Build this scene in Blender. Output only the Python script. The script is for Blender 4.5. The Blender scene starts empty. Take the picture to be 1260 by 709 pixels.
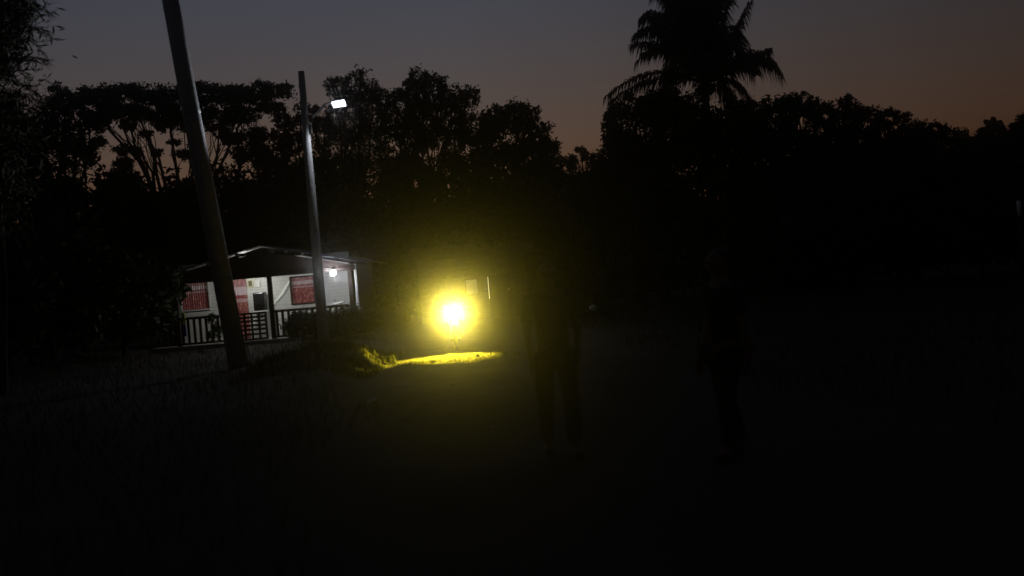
import bpy, math, random
import numpy as np
from mathutils import Vector, Matrix, Quaternion

R = math.radians
scene = bpy.context.scene
COL = scene.collection

# ------------------------------------------------------------------ camera
CAM_H, F, ROLL, PITCH = 1.6, 1225.0, R(4.8), math.atan(19.5 / 1225.0)
cam_d = bpy.data.cameras.new('camera')
cam = bpy.data.objects.new('camera', cam_d)
COL.objects.link(cam)
cam_d.sensor_width = 36.0
cam_d.lens = 35.0
cam_d.clip_end = 3000.0
cam_d.dof.use_dof = True
cam_d.dof.focus_distance = 60.0
cam_d.dof.aperture_fstop = 0.95
fw = Vector((0, math.cos(PITCH), -math.sin(PITCH)))
up0 = Vector((0, math.sin(PITCH), math.cos(PITCH)))
rt0 = Vector((1, 0, 0))
xc = rt0 * math.cos(ROLL) - up0 * math.sin(ROLL)
yc = rt0 * math.sin(ROLL) + up0 * math.cos(ROLL)
m3 = Matrix((xc, yc, -fw)).transposed()
cam.matrix_world = Matrix.Translation((0, 0, CAM_H)) @ m3.to_4x4()
scene.camera = cam


def at(px, py, D):
    """point of the place seen at photo pixel (1260x709) at depth D metres along +Y"""
    d = xc * (px - 630.0) - yc * (py - 354.5) + fw * F
    d = d / d.y
    return Vector((0, 0, CAM_H)) + d * D


# ------------------------------------------------------------------ world
SUN_EL, SUN_AZ = R(-3.5), R(-6)      # just set, behind the trees
w = bpy.data.worlds.new("World")
scene.world = w
w.use_nodes = True
nt = w.node_tree
for n in list(nt.nodes):
    nt.nodes.remove(n)
sky = nt.nodes.new('ShaderNodeTexSky')
sky.sky_type = 'NISHITA'
sky.sun_disc = False
sky.sun_elevation = SUN_EL
sky.sun_rotation = SUN_AZ
sky.altitude = 50
sky.air_density = 1.0
sky.dust_density = 3.0
sky.ozone_density = 1.0
hs = nt.nodes.new('ShaderNodeHueSaturation')
hs.inputs['Saturation'].default_value = 0.9
bg = nt.nodes.new('ShaderNodeBackground')
bg.inputs['Strength'].default_value = 0.80
ow = nt.nodes.new('ShaderNodeOutputWorld')
nt.links.new(sky.outputs[0], hs.inputs['Color'])
tcw = nt.nodes.new('ShaderNodeTexCoord')
sxy = nt.nodes.new('ShaderNodeSeparateXYZ')
nt.links.new(tcw.outputs['Generated'], sxy.inputs[0])


def ramp(sock, stops):
    r = nt.nodes.new('ShaderNodeValToRGB')
    for i, (p, c) in enumerate(stops):
        e = r.color_ramp.elements[i] if i < 2 else r.color_ramp.elements.new(p)
        e.position = p
        e.color = (*c, 1)
    nt.links.new(sock, r.inputs[0])
    return r.outputs[0]


def mul(a_, b_):
    m_ = nt.nodes.new('ShaderNodeMix')
    m_.data_type = 'RGBA'
    m_.blend_type = 'MULTIPLY'
    m_.inputs['Factor'].default_value = 1
    nt.links.new(a_, m_.inputs['A'])
    nt.links.new(b_, m_.inputs['B'])
    return m_.outputs['Result']


# dusk afterglow: warm low down, cooler above, fading away from the sunset side
mp = nt.nodes.new('ShaderNodeMath')
mp.operation = 'MULTIPLY_ADD'
mp.inputs[1].default_value = .5
mp.inputs[2].default_value = .5
nt.links.new(sxy.outputs['X'], mp.inputs[0])
tz = ramp(sxy.outputs['Z'], [(0.10, (.86, .50, .42)), (0.6, (.60, .60, .66)), (0.17, (.82, .56, .50)), (0.27, (.75, .66, .69))])
tx = ramp(mp.outputs[0], [(0.0, (.7, .7, .7)), (1.0, (.3, .3, .3)), (0.3, (.93, .93, .93)), (.48, (1, 1, 1)), (.7, (.62, .6, .6))])
nt.links.new(mul(mul(hs.outputs[0], tz), tx), bg.inputs[0])
nt.links.new(bg.outputs[0], ow.inputs[0])

sun_d = bpy.data.lights.new('sun', 'SUN')
sun_d.energy = 0.003
sun_d.angle = R(12)
sun_d.color = (1.0, 0.75, 0.55)
sun = bpy.data.objects.new('sun', sun_d)
sun.rotation_euler = (R(88), 0, math.pi - SUN_AZ)
COL.objects.link(sun)

vs = scene.view_settings
vs.view_transform = 'Standard'
vs.look = 'None'
vs.exposure = 0.0
vs.gamma = 1.0
vs.use_curve_mapping = False
scene.cycles.max_bounces = 4
scene.cycles.volume_bounces = 0
scene.cycles.transparent_max_bounces = 4
scene.cycles.sample_clamp_indirect = 1.0
scene.cycles.use_denoising = True

random.seed(11)
rng = np.random.default_rng(11)


# ------------------------------------------------------------------ materials
def mat(name, col, rough=0.8, metal=0.0, var=0.25, scale=6.0, emit=None, es=0.0, bump=0.0, spec=0.3):
    m = bpy.data.materials.new(name)
    m.use_nodes = True
    t = m.node_tree
    b = t.nodes['Principled BSDF']
    b.inputs['Roughness'].default_value = rough
    b.inputs['Metallic'].default_value = metal
    b.inputs['Specular IOR Level'].default_value = spec
    tc = t.nodes.new('ShaderNodeTexCoord')
    nz = t.nodes.new('ShaderNodeTexNoise')
    nz.inputs['Scale'].default_value = scale
    nz.inputs['Detail'].default_value = 5
    t.links.new(tc.outputs['Object'], nz.inputs['Vector'])
    mx = t.nodes.new('ShaderNodeMix')
    mx.data_type = 'RGBA'
    lo = [c * (1 - var) for c in col]
    hi = [min(1, c * (1 + var)) for c in col]
    mx.inputs['A'].default_value = (*lo, 1)
    mx.inputs['B'].default_value = (*hi, 1)
    t.links.new(nz.outputs['Fac'], mx.inputs['Factor'])
    t.links.new(mx.outputs['Result'], b.inputs['Base Color'])
    if bump > 0:
        bp = t.nodes.new('ShaderNodeBump')
        bp.inputs['Strength'].default_value = bump
        bp.inputs['Distance'].default_value = 0.03
        t.links.new(nz.outputs['Fac'], bp.inputs['Height'])
        t.links.new(bp.outputs['Normal'], b.inputs['Normal'])
    if emit:
        b.inputs['Emission Color'].default_value = (*emit, 1)
        b.inputs['Emission Strength'].default_value = es
    return m


M = {}
M['leaf'] = mat('dark_leaf', (0.035, 0.055, 0.02), 0.7, var=0.5, scale=1.5)
M['leaf2'] = mat('olive_leaf', (0.05, 0.06, 0.025), 0.7, var=0.5, scale=1.5)
M['bark'] = mat('bark', (0.06, 0.045, 0.03), 0.95, bump=0.6, scale=12)
M['grass'] = mat('grass_blade', (0.045, 0.05, 0.022), 0.8, var=0.5, scale=0.8)
M['dirt'] = mat('dirt', (0.05, 0.042, 0.032), 0.95, var=0.55, scale=1.1, bump=0.5)
M['concrete'] = mat('concrete_pole', (0.38, 0.38, 0.37), 0.6, var=0.3, scale=9, bump=0.3)
M['siding'] = mat('white_siding', (0.72, 0.72, 0.66), 0.6, var=0.12, scale=5)
M['roof'] = mat('galvanised_roof', (0.24, 0.24, 0.24), 0.5, metal=0.3, var=0.3, scale=4)
M['darkwood'] = mat('dark_wood', (0.05, 0.035, 0.025), 0.85, var=0.4, scale=14, bump=0.4)
M['white'] = mat('white_paint', (0.8, 0.8, 0.76), 0.5, var=0.08)
M['floor'] = mat('cement_floor', (0.25, 0.24, 0.22), 0.8, bump=0.2)
M['metal'] = mat('grey_metal', (0.3, 0.3, 0.31), 0.4, metal=0.8)
M['black'] = mat('black_plastic', (0.012, 0.012, 0.013), 0.35, var=0.2, spec=0.5)
M['rubber'] = mat('rubber', (0.012, 0.012, 0.012), 0.9)
M['tank'] = mat('dark_red_paint', (0.10, 0.01, 0.01), 0.25, var=0.1, spec=0.5)
M['chrome'] = mat('chrome', (0.6, 0.6, 0.6), 0.2, metal=1.0, var=0.1)
M['glass'] = mat('dark_glass', (0.02, 0.02, 0.025), 0.1, spec=0.6)
M['wallbrown'] = mat('weathered_plank', (0.10, 0.085, 0.06), 0.85, var=0.4, scale=10, bump=0.3)
M['cloth'] = mat('pale_cloth', (0.6, 0.6, 0.58), 0.9, var=0.2, scale=8)
M['yellowcloth'] = mat('yellow_green_cloth', (0.35, 0.4, 0.08), 0.9)
M['bluecloth'] = mat('blue_cloth', (0.05, 0.08, 0.4), 0.9)
M['skin'] = mat('skin', (0.18, 0.10, 0.065), 0.6, var=0.1)
M['hair'] = mat('black_hair', (0.01, 0.008, 0.007), 0.6)
M['shirt1'] = mat('dark_olive_shirt', (0.05, 0.05, 0.03), 0.9)
M['shirt2'] = mat('black_shirt', (0.012, 0.012, 0.013), 0.9)
M['jeans'] = mat('dark_trousers', (0.015, 0.015, 0.02), 0.9)
M['shoe'] = mat('dark_shoe', (0.02, 0.018, 0.016), 0.6)
M['led'] = mat('led_panel', (0.8, 0.8, 0.8), emit=(0.82, 0.86, 1.0), es=8)
M['bulb'] = mat('lit_bulb', (0.8, 0.8, 0.8), emit=(0.88, 0.9, 1.0), es=14)
M['lens'] = mat('lit_headlamp_lens', (0.9, 0.9, 0.6), emit=(1.0, 0.92, 0.6), es=9)
M['litslit'] = mat('lit_doorway', (0.7, 0.7, 0.6), emit=(1.0, 0.93, 0.6), es=1.8)
M['litcurtain'] = mat('lit_thin_curtain', (0.5, 0.5, 0.3), emit=(0.75, 0.7, 0.4), es=0.11)
M['scrap'] = mat('paper_scrap', (0.75, 0.72, 0.55), 0.8, var=0.1)
M['stone'] = mat('pale_stone', (0.35, 0.33, 0.28), 0.9)
M['frameyellow'] = mat('pale_yellow_frame', (0.7, 0.66, 0.45), 0.6)
M['olive'] = mat('olive_print', (0.18, 0.17, 0.1), 0.8, var=0.5, scale=30)


def curtain_mat():
    m = bpy.data.materials.new('red_printed_curtain')
    m.use_nodes = True
    t = m.node_tree
    b = t.nodes['Principled BSDF']
    b.inputs['Roughness'].default_value = 0.9
    tc = t.nodes.new('ShaderNodeTexCoord')
    sx = t.nodes.new('ShaderNodeSeparateXYZ')
    t.links.new(tc.outputs['Generated'], sx.inputs[0])
    vo = t.nodes.new('ShaderNodeTexVoronoi')
    vo.inputs['Scale'].default_value = 11
    t.links.new(tc.outputs['Object'], vo.inputs['Vector'])
    fl = t.nodes.new('ShaderNodeValToRGB')      # printed flowers
    e = fl.color_ramp.elements
    e[0].position, e[0].color = 0.22, (0.6, 0.34, 0.24, 1)
    e[1].position, e[1].color = 0.5, (0.36, 0.09, 0.095, 1)
    t.links.new(vo.outputs['Distance'], fl.inputs[0])
    rp = t.nodes.new('ShaderNodeValToRGB')      # bands: lower body, white lace, red top
    rp.color_ramp.interpolation = 'CONSTANT'
    e = rp.color_ramp.elements
    e[0].position, e[0].color = 0.0, (0, 0, 0, 1)
    e[1].position, e[1].color = 0.60, (0.6, 0.6, 0.6, 1)
    for p, c in ((0.66, 0.0), (0.72, 0.9), (0.86, 0.25)):
        k = rp.color_ramp.elements.new(p)
        k.color = (c, c, c, 1)
    t.links.new(sx.outputs['Z'], rp.inputs[0])
    mx = t.nodes.new('ShaderNodeMix')
    mx.data_type = 'RGBA'
    t.links.new(rp.outputs[0], mx.inputs['Factor'])
    t.links.new(fl.outputs[0], mx.inputs['A'])
    mx.inputs['B'].default_value = (0.72, 0.63, 0.64, 1)
    t.links.new(mx.outputs['Result'], b.inputs['Base Color'])
    t.links.new(mx.outputs['Result'], b.inputs['Emission Color'])
    b.inputs['Emission Strength'].default_value = 0.025    # room light behind thin cloth
    return m


M['curtain'] = curtain_mat()


# ------------------------------------------------------------------ builders
class MB:
    def __init__(s):
        s.v, s.f = [], []

    def box(s, x0, x1, y0, y1, z0, z1, rot=None, about=None):
        b = len(s.v)
        ps = [Vector((x, y, z)) for z in (z0, z1) for x, y in ((x0, y0), (x1, y0), (x1, y1), (x0, y1))]
        if rot is not None:
            c = Vector(about) if about else Vector(((x0 + x1) / 2, (y0 + y1) / 2, (z0 + z1) / 2))
            ps = [rot @ (p - c) + c for p in ps]
        s.v += [tuple(p) for p in ps]
        s.f += [tuple(b + i for i in q) for q in ((0, 3, 2, 1), (4, 5, 6, 7), (0, 1, 5, 4), (1, 2, 6, 5), (2, 3, 7, 6), (3, 0, 4, 7))]
        return s

    def tube(s, pts, radii, n=10, caps=True):
        pts = [Vector(p) for p in pts]
        if not isinstance(radii, (list, tuple)):
            radii = [radii] * len(pts)
        b = len(s.v)
        for i, p in enumerate(pts):
            d = (pts[min(i + 1, len(pts) - 1)] - pts[max(i - 1, 0)]).normalized()
            a = Vector((0, 0, 1)) if abs(d.z) < 0.9 else Vector((1, 0, 0))
            u = d.cross(a).normalized()
            w_ = d.cross(u)
            for k in range(n):
                t = 2 * math.pi * k / n
                s.v.append(tuple(p + (u * math.cos(t) + w_ * math.sin(t)) * radii[i]))
        for i in range(len(pts) - 1):
            for k in range(n):
                k2 = (k + 1) % n
                s.f.append((b + i * n + k, b + (i + 1) * n + k, b + (i + 1) * n + k2, b + i * n + k2))
        if caps:
            s.f.append(tuple(b + k for k in range(n)))
            s.f.append(tuple(b + (len(pts) - 1) * n + k for k in reversed(range(n))))
        return s

    def ball(s, c, r, sx=1, sy=1, sz=1, nu=14, nv=9):
        c = Vector(c)
        b = len(s.v)
        for j in range(nv + 1):
            ph = math.pi * j / nv
            for i in range(nu):
                th = 2 * math.pi * i / nu
                s.v.append((c.x + r * sx * math.sin(ph) * math.cos(th), c.y + r * sy * math.sin(ph) * math.sin(th), c.z + r * sz * math.cos(ph)))
        for j in range(nv):
            for i in range(nu):
                i2 = (i + 1) % nu
                s.f.append((b + j * nu + i, b + (j + 1) * nu + i, b + (j + 1) * nu + i2, b + j * nu + i2))
        return s

    def torus(s, c, R_, r, axis='x', nu=28, nv=9, sq=1.0):
        b = len(s.v)
        for i in range(nu):
            t = 2 * math.pi * i / nu
            for j in range(nv):
                p = 2 * math.pi * j / nv
                rr = R_ + r * math.cos(p)
                a, o, h = rr * math.cos(t), rr * math.sin(t), r * math.sin(p) * sq
                q = (h, a, o) if axis == 'x' else ((a, h, o) if axis == 'y' else (a, o, h))
                s.v.append((c[0] + q[0], c[1] + q[1], c[2] + q[2]))
        for i in range(nu):
            for j in range(nv):
                s.f.append((b + i * nv + j, b + i * nv + (j + 1) % nv, b + ((i + 1) % nu) * nv + (j + 1) % nv, b + ((i + 1) % nu) * nv + j))
        return s

    def prism(s, poly, y0, y1):
        """poly in XZ, extruded along Y"""
        b, n = len(s.v), len(poly)
        s.v += [(x, y0, z) for x, z in poly] + [(x, y1, z) for x, z in poly]
        s.f.append(tuple(b + i for i in range(n)))
        s.f.append(tuple(b + n + i for i in reversed(range(n))))
        for i in range(n):
            j = (i + 1) % n
            s.f.append((b + i, b + n + i, b + n + j, b + j))
        return s

    def build(s, name, m, parent=None, smooth=False, bevel=0.0):
        me = bpy.data.meshes.new(name)
        me.from_pydata(s.v, [], s.f)
        me.materials.append(m)
        if smooth:
            me.polygons.foreach_set('use_smooth', [True] * len(me.polygons))
        o = bpy.data.objects.new(name, me)
        COL.objects.link(o)
        if parent:
            o.parent = parent
        if bevel:
            bv = o.modifiers.new('bevel', 'BEVEL')
            bv.width = bevel
            bv.segments = 2
        return o


def tag(o, label=None, cat=None, group=None, kind=None):
    if label: o['label'] = label
    if cat: o['category'] = cat
    if group: o['group'] = group
    if kind: o['kind'] = kind
    return o


def empty(name, loc, label, cat, group=None, rz=0.0):
    o = bpy.data.objects.new(name, None)
    o.empty_display_size = 0.3
    COL.objects.link(o)
    o.location = loc
    o.rotation_euler = (0, 0, rz)
    return tag(o, label, cat, group)


def nparr_mesh(name, V, faces4, m, parent=None):
    me = bpy.data.meshes.new(name)
    n = len(V)
    me.vertices.add(n)
    me.vertices.foreach_set('co', V.astype(np.float32).ravel())
    nf = len(faces4)
    me.loops.add(nf * 4)
    me.loops.foreach_set('vertex_index', faces4.astype(np.int32).ravel())
    me.polygons.add(nf)
    me.polygons.foreach_set('loop_start', np.arange(0, nf * 4, 4, dtype=np.int32))
    me.update(calc_edges=True)
    me.materials.append(m)
    o = bpy.data.objects.new(name, me)
    COL.objects.link(o)
    if parent: o.parent = parent
    return o


def leaf_quads(P, size, aspect=0.45, dirs=None):
    n = len(P)
    d = rng.normal(size=(n, 3)) if dirs is None else dirs + rng.normal(size=(n, 3)) * 0.25
    d /= np.linalg.norm(d, axis=1)[:, None] + 1e-9
    e = np.cross(d, rng.normal(size=(n, 3)))
    e /= np.linalg.norm(e, axis=1)[:, None] + 1e-9
    s = (size * rng.uniform(0.6, 1.4, n))[:, None]
    V = np.stack([P - d * s * .5, P + e * s * aspect * .5, P + d * s * .5, P - e * s * aspect * .5], 1).reshape(-1, 3)
    Fq = np.arange(4 * n).reshape(n, 4)
    return V, Fq


# ------------------------------------------------------------------ ground
LAMP = at(558, 386, 22.0)


BANK0 = at(471, 447, 19.3).x


def gz(x, y):
    x = np.asarray(x, float); y = np.asarray(y, float)
    z = 0.035 * np.sin(x * 0.9 + 1.3) * np.cos(y * 0.55) + 0.02 * np.sin(x * 2.3 + y * 1.7)
    z = z - 0.02 + 0.012 * np.sin(x * 9.1 + 2 * np.sin(y * 5.3)) * np.sin(y * 8.3 + 1.5 * np.sin(x * 4.1))
    z = z + 0.006 * np.sin(x * 31 + 3 * np.sin(y * 17)) * np.sin(y * 27 + x * 9)
    # weedy bank left of the lane
    bx = BANK0 - 0.18 * np.sin(y * 1.9) - 0.06 * np.sin(y * 7.3)
    t = np.clip((bx - x) / 0.75, 0, 1)
    bank = 0.42 * (t * t * (3 - 2 * t)) * np.exp(-((y - 19.6) / 2.6) ** 2)
    bank = bank * np.clip((x + 6.2) / 2.0, 0, 1)
    return z + bank


def axis_pts(a, b, c, step_f, lim):
    fine = np.arange(a, b, step_f)
    out = []
    s, p = step_f, b
    while p < lim:
        out.append(p); s *= 1.16; p += s
    out.append(lim)
    left = []
    s, p = step_f, a
    while p > -lim:
        s *= 1.16; p -= s; left.append(max(p, -lim))
    return np.array(sorted(set(left)) + list(fine) + out)


xs = axis_pts(-5.0, 2.5, 0, 0.07, 600.0)
ys = axis_pts(16.0, 23.0, 0, 0.07, 600.0)
X, Y = np.meshgrid(xs, ys)
far = np.clip((np.hypot(X, Y - 20) - 60) / 40, 0, 1)
Z = gz(X, Y) * (1 - far)
V = np.stack([X, Y, Z], -1).reshape(-1, 3)
ny, nx = X.shape
idx = np.arange(nx * ny).reshape(ny, nx)
Fq = np.stack([idx[:-1, :-1], idx[:-1, 1:], idx[1:, 1:], idx[1:, :-1]], -1).reshape(-1, 4)
g = nparr_mesh('ground', V, Fq, M['dirt'])
g.data.polygons.foreach_set('use_smooth', [True] * len(g.data.polygons))
tag(g, kind='structure')

# grass: blades over the verges, thick on the bank
n = 60000
gx = rng.uniform(-24, 24, n); gy = rng.uniform(5, 38, n)
lane = np.abs(gx - (0.9 - 0.10 * (gy - 8))) < 2.6 + 0.4 * np.sin(gy * .9)
near_house = (gx < -4.9) & (gx > -13) & (gy > 30.3)
keep = ~lane & ~near_house
gx, gy = gx[keep], gy[keep]
mx_ = rng.uniform(BANK0 - 2.4, BANK0 + .12, 5200); my_ = rng.uniform(17.0, 22.2, 5200)
sx_ = rng.uniform(LAMP.x - 2.0, LAMP.x + 1.4, 3000); sy_ = 19.0 + np.abs(rng.normal(size=3000)) * .55 - .35 * np.sin(sx_ * 5) * rng.random(3000)
gx = np.concatenate([gx, mx_, sx_]); gy = np.concatenate([gy, my_, sy_])
hh = np.concatenate([rng.uniform(.03, .2, keep.sum()), rng.uniform(.03, .16, 5200), rng.uniform(.01, .065, 3000) * rng.random(3000) ** .5])
gzz = gz(gx, gy)
nb = len(gx)
a = rng.uniform(0, 2 * np.pi, nb)
lean = rng.normal(size=(nb, 2)) * 0.35
wd = 0.003 + hh * 0.03
V = np.stack([
    np.stack([gx - np.cos(a) * wd, gy - np.sin(a) * wd, gzz - .01], -1),
    np.stack([gx + np.cos(a) * wd, gy + np.sin(a) * wd, gzz - .01], -1),
    np.stack([gx + np.cos(a) * wd * .3 + lean[:, 0] * hh, gy + np.sin(a) * wd * .3 + lean[:, 1] * hh, gzz + hh], -1),
    np.stack([gx - np.cos(a) * wd * .3 + lean[:, 0] * hh, gy - np.sin(a) * wd * .3 + lean[:, 1] * hh, gzz + hh], -1)], 1).reshape(-1, 3)
gr = nparr_mesh('grass', V, np.arange(4 * nb).reshape(nb, 4), M['grass'])
tag(gr, 'low dry grass and weeds on the verges of the dirt lane', 'grass', kind='stuff')


# ------------------------------------------------------------------ trees
def blob_pts(c, r, n, ry=None, rz=None, lumps=22, spread=0.24):
    """points in a lumpy ellipsoid: leaves gather round many sub-clumps"""
    ry = ry or r; rz = rz or r
    d = rng.normal(size=(lumps, 3)); d /= np.linalg.norm(d, axis=1)[:, None]
    rad = rng.uniform(0.35, 1.0, lumps)[:, None] ** 0.6
    sc_ = np.array([r, ry, rz])
    L = d * rad * sc_
    k = rng.integers(0, lumps, n)
    P = L[k] + rng.normal(size=(n, 3)) * sc_ * spread * rng.uniform(.4, 1.2, lumps)[k][:, None]
    return P + np.array(c)


def limb(mb, a, b, r0, r1, wob=0.25, n=5):
    a, b = Vector(a), Vector(b)
    L = (b - a).length
    pts = []
    for i in range(n + 1):
        t = i / n
        p = a.lerp(b, t)
        if 0 < i < n:
            p += Vector((random.uniform(-1, 1), random.uniform(-1, 1), random.uniform(-.5, .5))) * wob * L * .2
        pts.append(p)
    mb.tube(pts, [r0 + (r1 - r0) * (i / n) for i in range(n + 1)], n=7)
    return pts


def tree(name, label, cat, D, base_px, clumps, leaf=0.2, dens=1.0, m='leaf', group='trees closing off the village lane', trunk_r=0.2, twig=6, dz=0.8, flat=1.0, lumps=22, spread=.24, every=1):
    """clumps: (px, py, r_px) crown masses read off the photo, set at distance D with real depth"""
    b = at(base_px, 380, D); b.z = 0.0
    root = empty(name, b, label, cat, group)
    P = []
    tb = MB()
    fork = None
    cs = []
    for (px, py, rp) in clumps:
        r = rp / F * D
        c = at(px, py, D + random.uniform(-1, 1) * 1.2)
        c.z = max(c.z, 0.5)
        cs.append((c, r))
    topc = sum((c for c, r in cs), Vector()) / len(cs)
    fork = Vector((b.x * .6 + topc.x * .4, D, min(2.4, topc.z * .45)))
    tp = limb(tb, Vector((0, 0, -.1)), fork - b, trunk_r, trunk_r * .7, .15)
    for ic, (c, r) in enumerate(cs):
        if ic % every == 0:
            pts = limb(tb, fork - b, c - b, trunk_r * .5, trunk_r * .18)
        for _ in range(twig if ic % every == 0 else 0):
            d = Vector((random.gauss(0, 1), random.gauss(0, 1), random.gauss(.3, .8))).normalized()
            limb(tb, pts[random.choice((3, 4, 5))], c - b + Vector((d.x, d.y * dz, d.z * flat)) * r * random.uniform(.7, 1.05), trunk_r * .14, .008, .3, 4)
        nl = int(75 * dens * (r / leaf) ** 2) + 90
        P.append(blob_pts(c - b, r, nl, ry=r * dz, rz=r * flat, lumps=lumps, spread=spread))
    P = np.concatenate(P)
    zmin = 0.1
    P = P[P[:, 2] > zmin]
    V, Fq = leaf_quads(P, leaf)
    nparr_mesh('crown', V, Fq, M[m], root)
    tb.build('trunk', M['bark'], root)
    return root


# left row
tree('rain_tree', 'flat-topped spreading tree on the left, sky showing under its layered canopy', 'tree', 44, 235,
     [(120, 120, 22), (150, 117, 22), (185, 116, 22), (215, 122, 22), (250, 116, 22), (283, 118, 24), (315, 116, 22), (343, 112, 16), (135, 135, 20), (170, 140, 20),
      (205, 142, 20), (245, 140, 22), (290, 142, 22), (325, 135, 14), (340, 132, 10), (150, 185, 10), (230, 190, 12), (285, 170, 16), (180, 165, 8), (305, 190, 18), (120, 150, 16), (160, 153, 12), (200, 155, 10), (235, 155, 12), (270, 158, 14), (315, 165, 16), (120, 175, 10), (240, 178, 7), (195, 188, 7), (150, 200, 12), (250, 205, 12), (215, 175, 7), (330, 200, 14), (170, 185, 6)],
     leaf=.16, dens=1.2, m='leaf2', flat=.55, twig=12, every=3, trunk_r=.24, lumps=16, spread=.3)
tree('broadleaf_tree', 'small round-headed tree left of the flat-topped spreading one', 'tree', 40, 80,
     [(80, 122, 20), (98, 120, 14), (62, 128, 12), (110, 150, 18), (70, 150, 26), (45, 175, 28), (95, 185, 26), (60, 220, 34)], leaf=.17)
tree('broadleaf_tree', 'dark bushy tree between the flat canopy and the lamp pole', 'tree', 47, 350,
     [(350, 150, 14), (335, 190, 26), (362, 175, 20), (345, 230, 34), (375, 215, 28), (315, 245, 30), (372, 140, 12)], leaf=.18)
tree('broadleaf_tree', 'leafy tree rising directly behind the lit street lamp', 'tree', 46, 440,
     [(415, 110, 14), (437, 108, 20), (460, 116, 16), (422, 135, 18), (455, 145, 24), (400, 160, 22), (440, 180, 34), (400, 215, 34), (460, 220, 34), (385, 150, 9), (388, 135, 6)], leaf=.16, twig=10, lumps=26, spread=.2)
tree('broadleaf_tree', 'tallest tree of the middle clump with a pointed leafy top', 'tree', 44, 520,
     [(516, 96, 13), (505, 112, 16), (532, 112, 18), (485, 125, 14), (555, 118, 18), (578, 118, 13), (520, 145, 30), (558, 150, 26), (490, 160, 26), (530, 195, 40), (575, 190, 32), (495, 230, 36)],
     leaf=.16, twig=10, lumps=28, spread=.19)
tree('broadleaf_tree', 'rounded bushy tree sloping down to the gap of open sky', 'tree', 42, 630,
     [(608, 146, 17), (632, 145, 18), (650, 148, 17), (664, 162, 15), (674, 182, 15), (620, 175, 32), (655, 195, 30), (670, 215, 22), (610, 220, 38), (650, 240, 36), (642, 133, 6), (590, 160, 20)],
     leaf=.17, twig=9, lumps=26, spread=.2)
tree('broadleaf_tree', 'low distant tree seen at the bottom of the sky gap', 'tree', 55, 712,
     [(715, 190, 9), (722, 192, 7), (705, 200, 8), (735, 196, 9), (695, 212, 16), (725, 212, 18), (745, 215, 18), (710, 235, 26), (690, 198, 5), (745, 240, 26)], leaf=.16, lumps=14)
tree('broadleaf_tree', 'massive dark tree around the foot of the coconut palm crown', 'tree', 40, 790,
     [(757, 140, 15), (753, 162, 13), (765, 170, 20), (785, 130, 20), (815, 132, 24), (760, 195, 22), (800, 170, 36), (845, 150, 34), (780, 225, 40), (830, 210, 44), (748, 150, 8), (870, 175, 38)],
     leaf=.17, dens=1.3, trunk_r=.3)
tree('broadleaf_tree', 'dark tree just right of the coconut palm crown', 'tree', 39, 925,
     [(905, 140, 22), (928, 140, 15), (945, 132, 12), (910, 170, 34), (950, 165, 28), (935, 200, 40), (900, 225, 40), (962, 128, 10)], leaf=.17)
tree('broadleaf_tree', 'spiky-topped tree with upright sprays right of the palm', 'tree', 43, 985,
     [(972, 126, 11), (987, 126, 14), (1003, 132, 13), (965, 145, 16), (985, 155, 28), (1010, 165, 26), (975, 195, 36), (1010, 205, 36)], leaf=.17, twig=12, lumps=26, spread=.18)
tree('broadleaf_tree', 'tree with a lumpy top at the middle of the right-hand row', 'tree', 44, 1045,
     [(1028, 136, 13), (1042, 130, 12), (1058, 140, 12), (1035, 160, 24), (1062, 168, 24), (1040, 200, 36), (1070, 210, 34)], leaf=.17, twig=12, lumps=26, spread=.18)
tree('broadleaf_tree', 'tree where the right-hand row begins to step down', 'tree', 46, 1095,
     [(1077, 144, 13), (1093, 146, 13), (1110, 150, 12), (1085, 170, 24), (1115, 175, 24), (1095, 210, 38)], leaf=.18, twig=12, lumps=24, spread=.18)
tree('broadleaf_tree', 'low dense tree in the dip of the right-hand row', 'tree', 48, 1150,
     [(1132, 160, 14), (1150, 163, 13), (1170, 168, 12), (1140, 185, 26), (1170, 190, 24), (1150, 225, 36)], leaf=.18, twig=9, lumps=24, spread=.2)
tree('broadleaf_tree', 'tree beside the tiny far palm on the right', 'tree', 48, 1205,
     [(1192, 172, 13), (1210, 174, 12), (1235, 170, 14), (1200, 195, 26), (1232, 195, 26), (1210, 230, 36)], leaf=.18, lumps=24, spread=.2)
tree('broadleaf_tree', 'tree cut by the right edge of the frame', 'tree', 42, 1262,
     [(1256, 158, 14), (1272, 148, 18), (1290, 140, 22), (1262, 185, 28), (1290, 180, 34), (1275, 225, 40)], leaf=.18, lumps=24, spread=.2)
tree('broadleaf_tree', 'dark leafy tree low at the left edge behind the feathery one', 'tree', 36, 10,
     [(25, 170, 26), (-5, 160, 34), (30, 215, 36), (-10, 230, 44), (60, 262, 34), (10, 290, 50), (95, 265, 34), (130, 275, 34)], leaf=.2)

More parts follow.
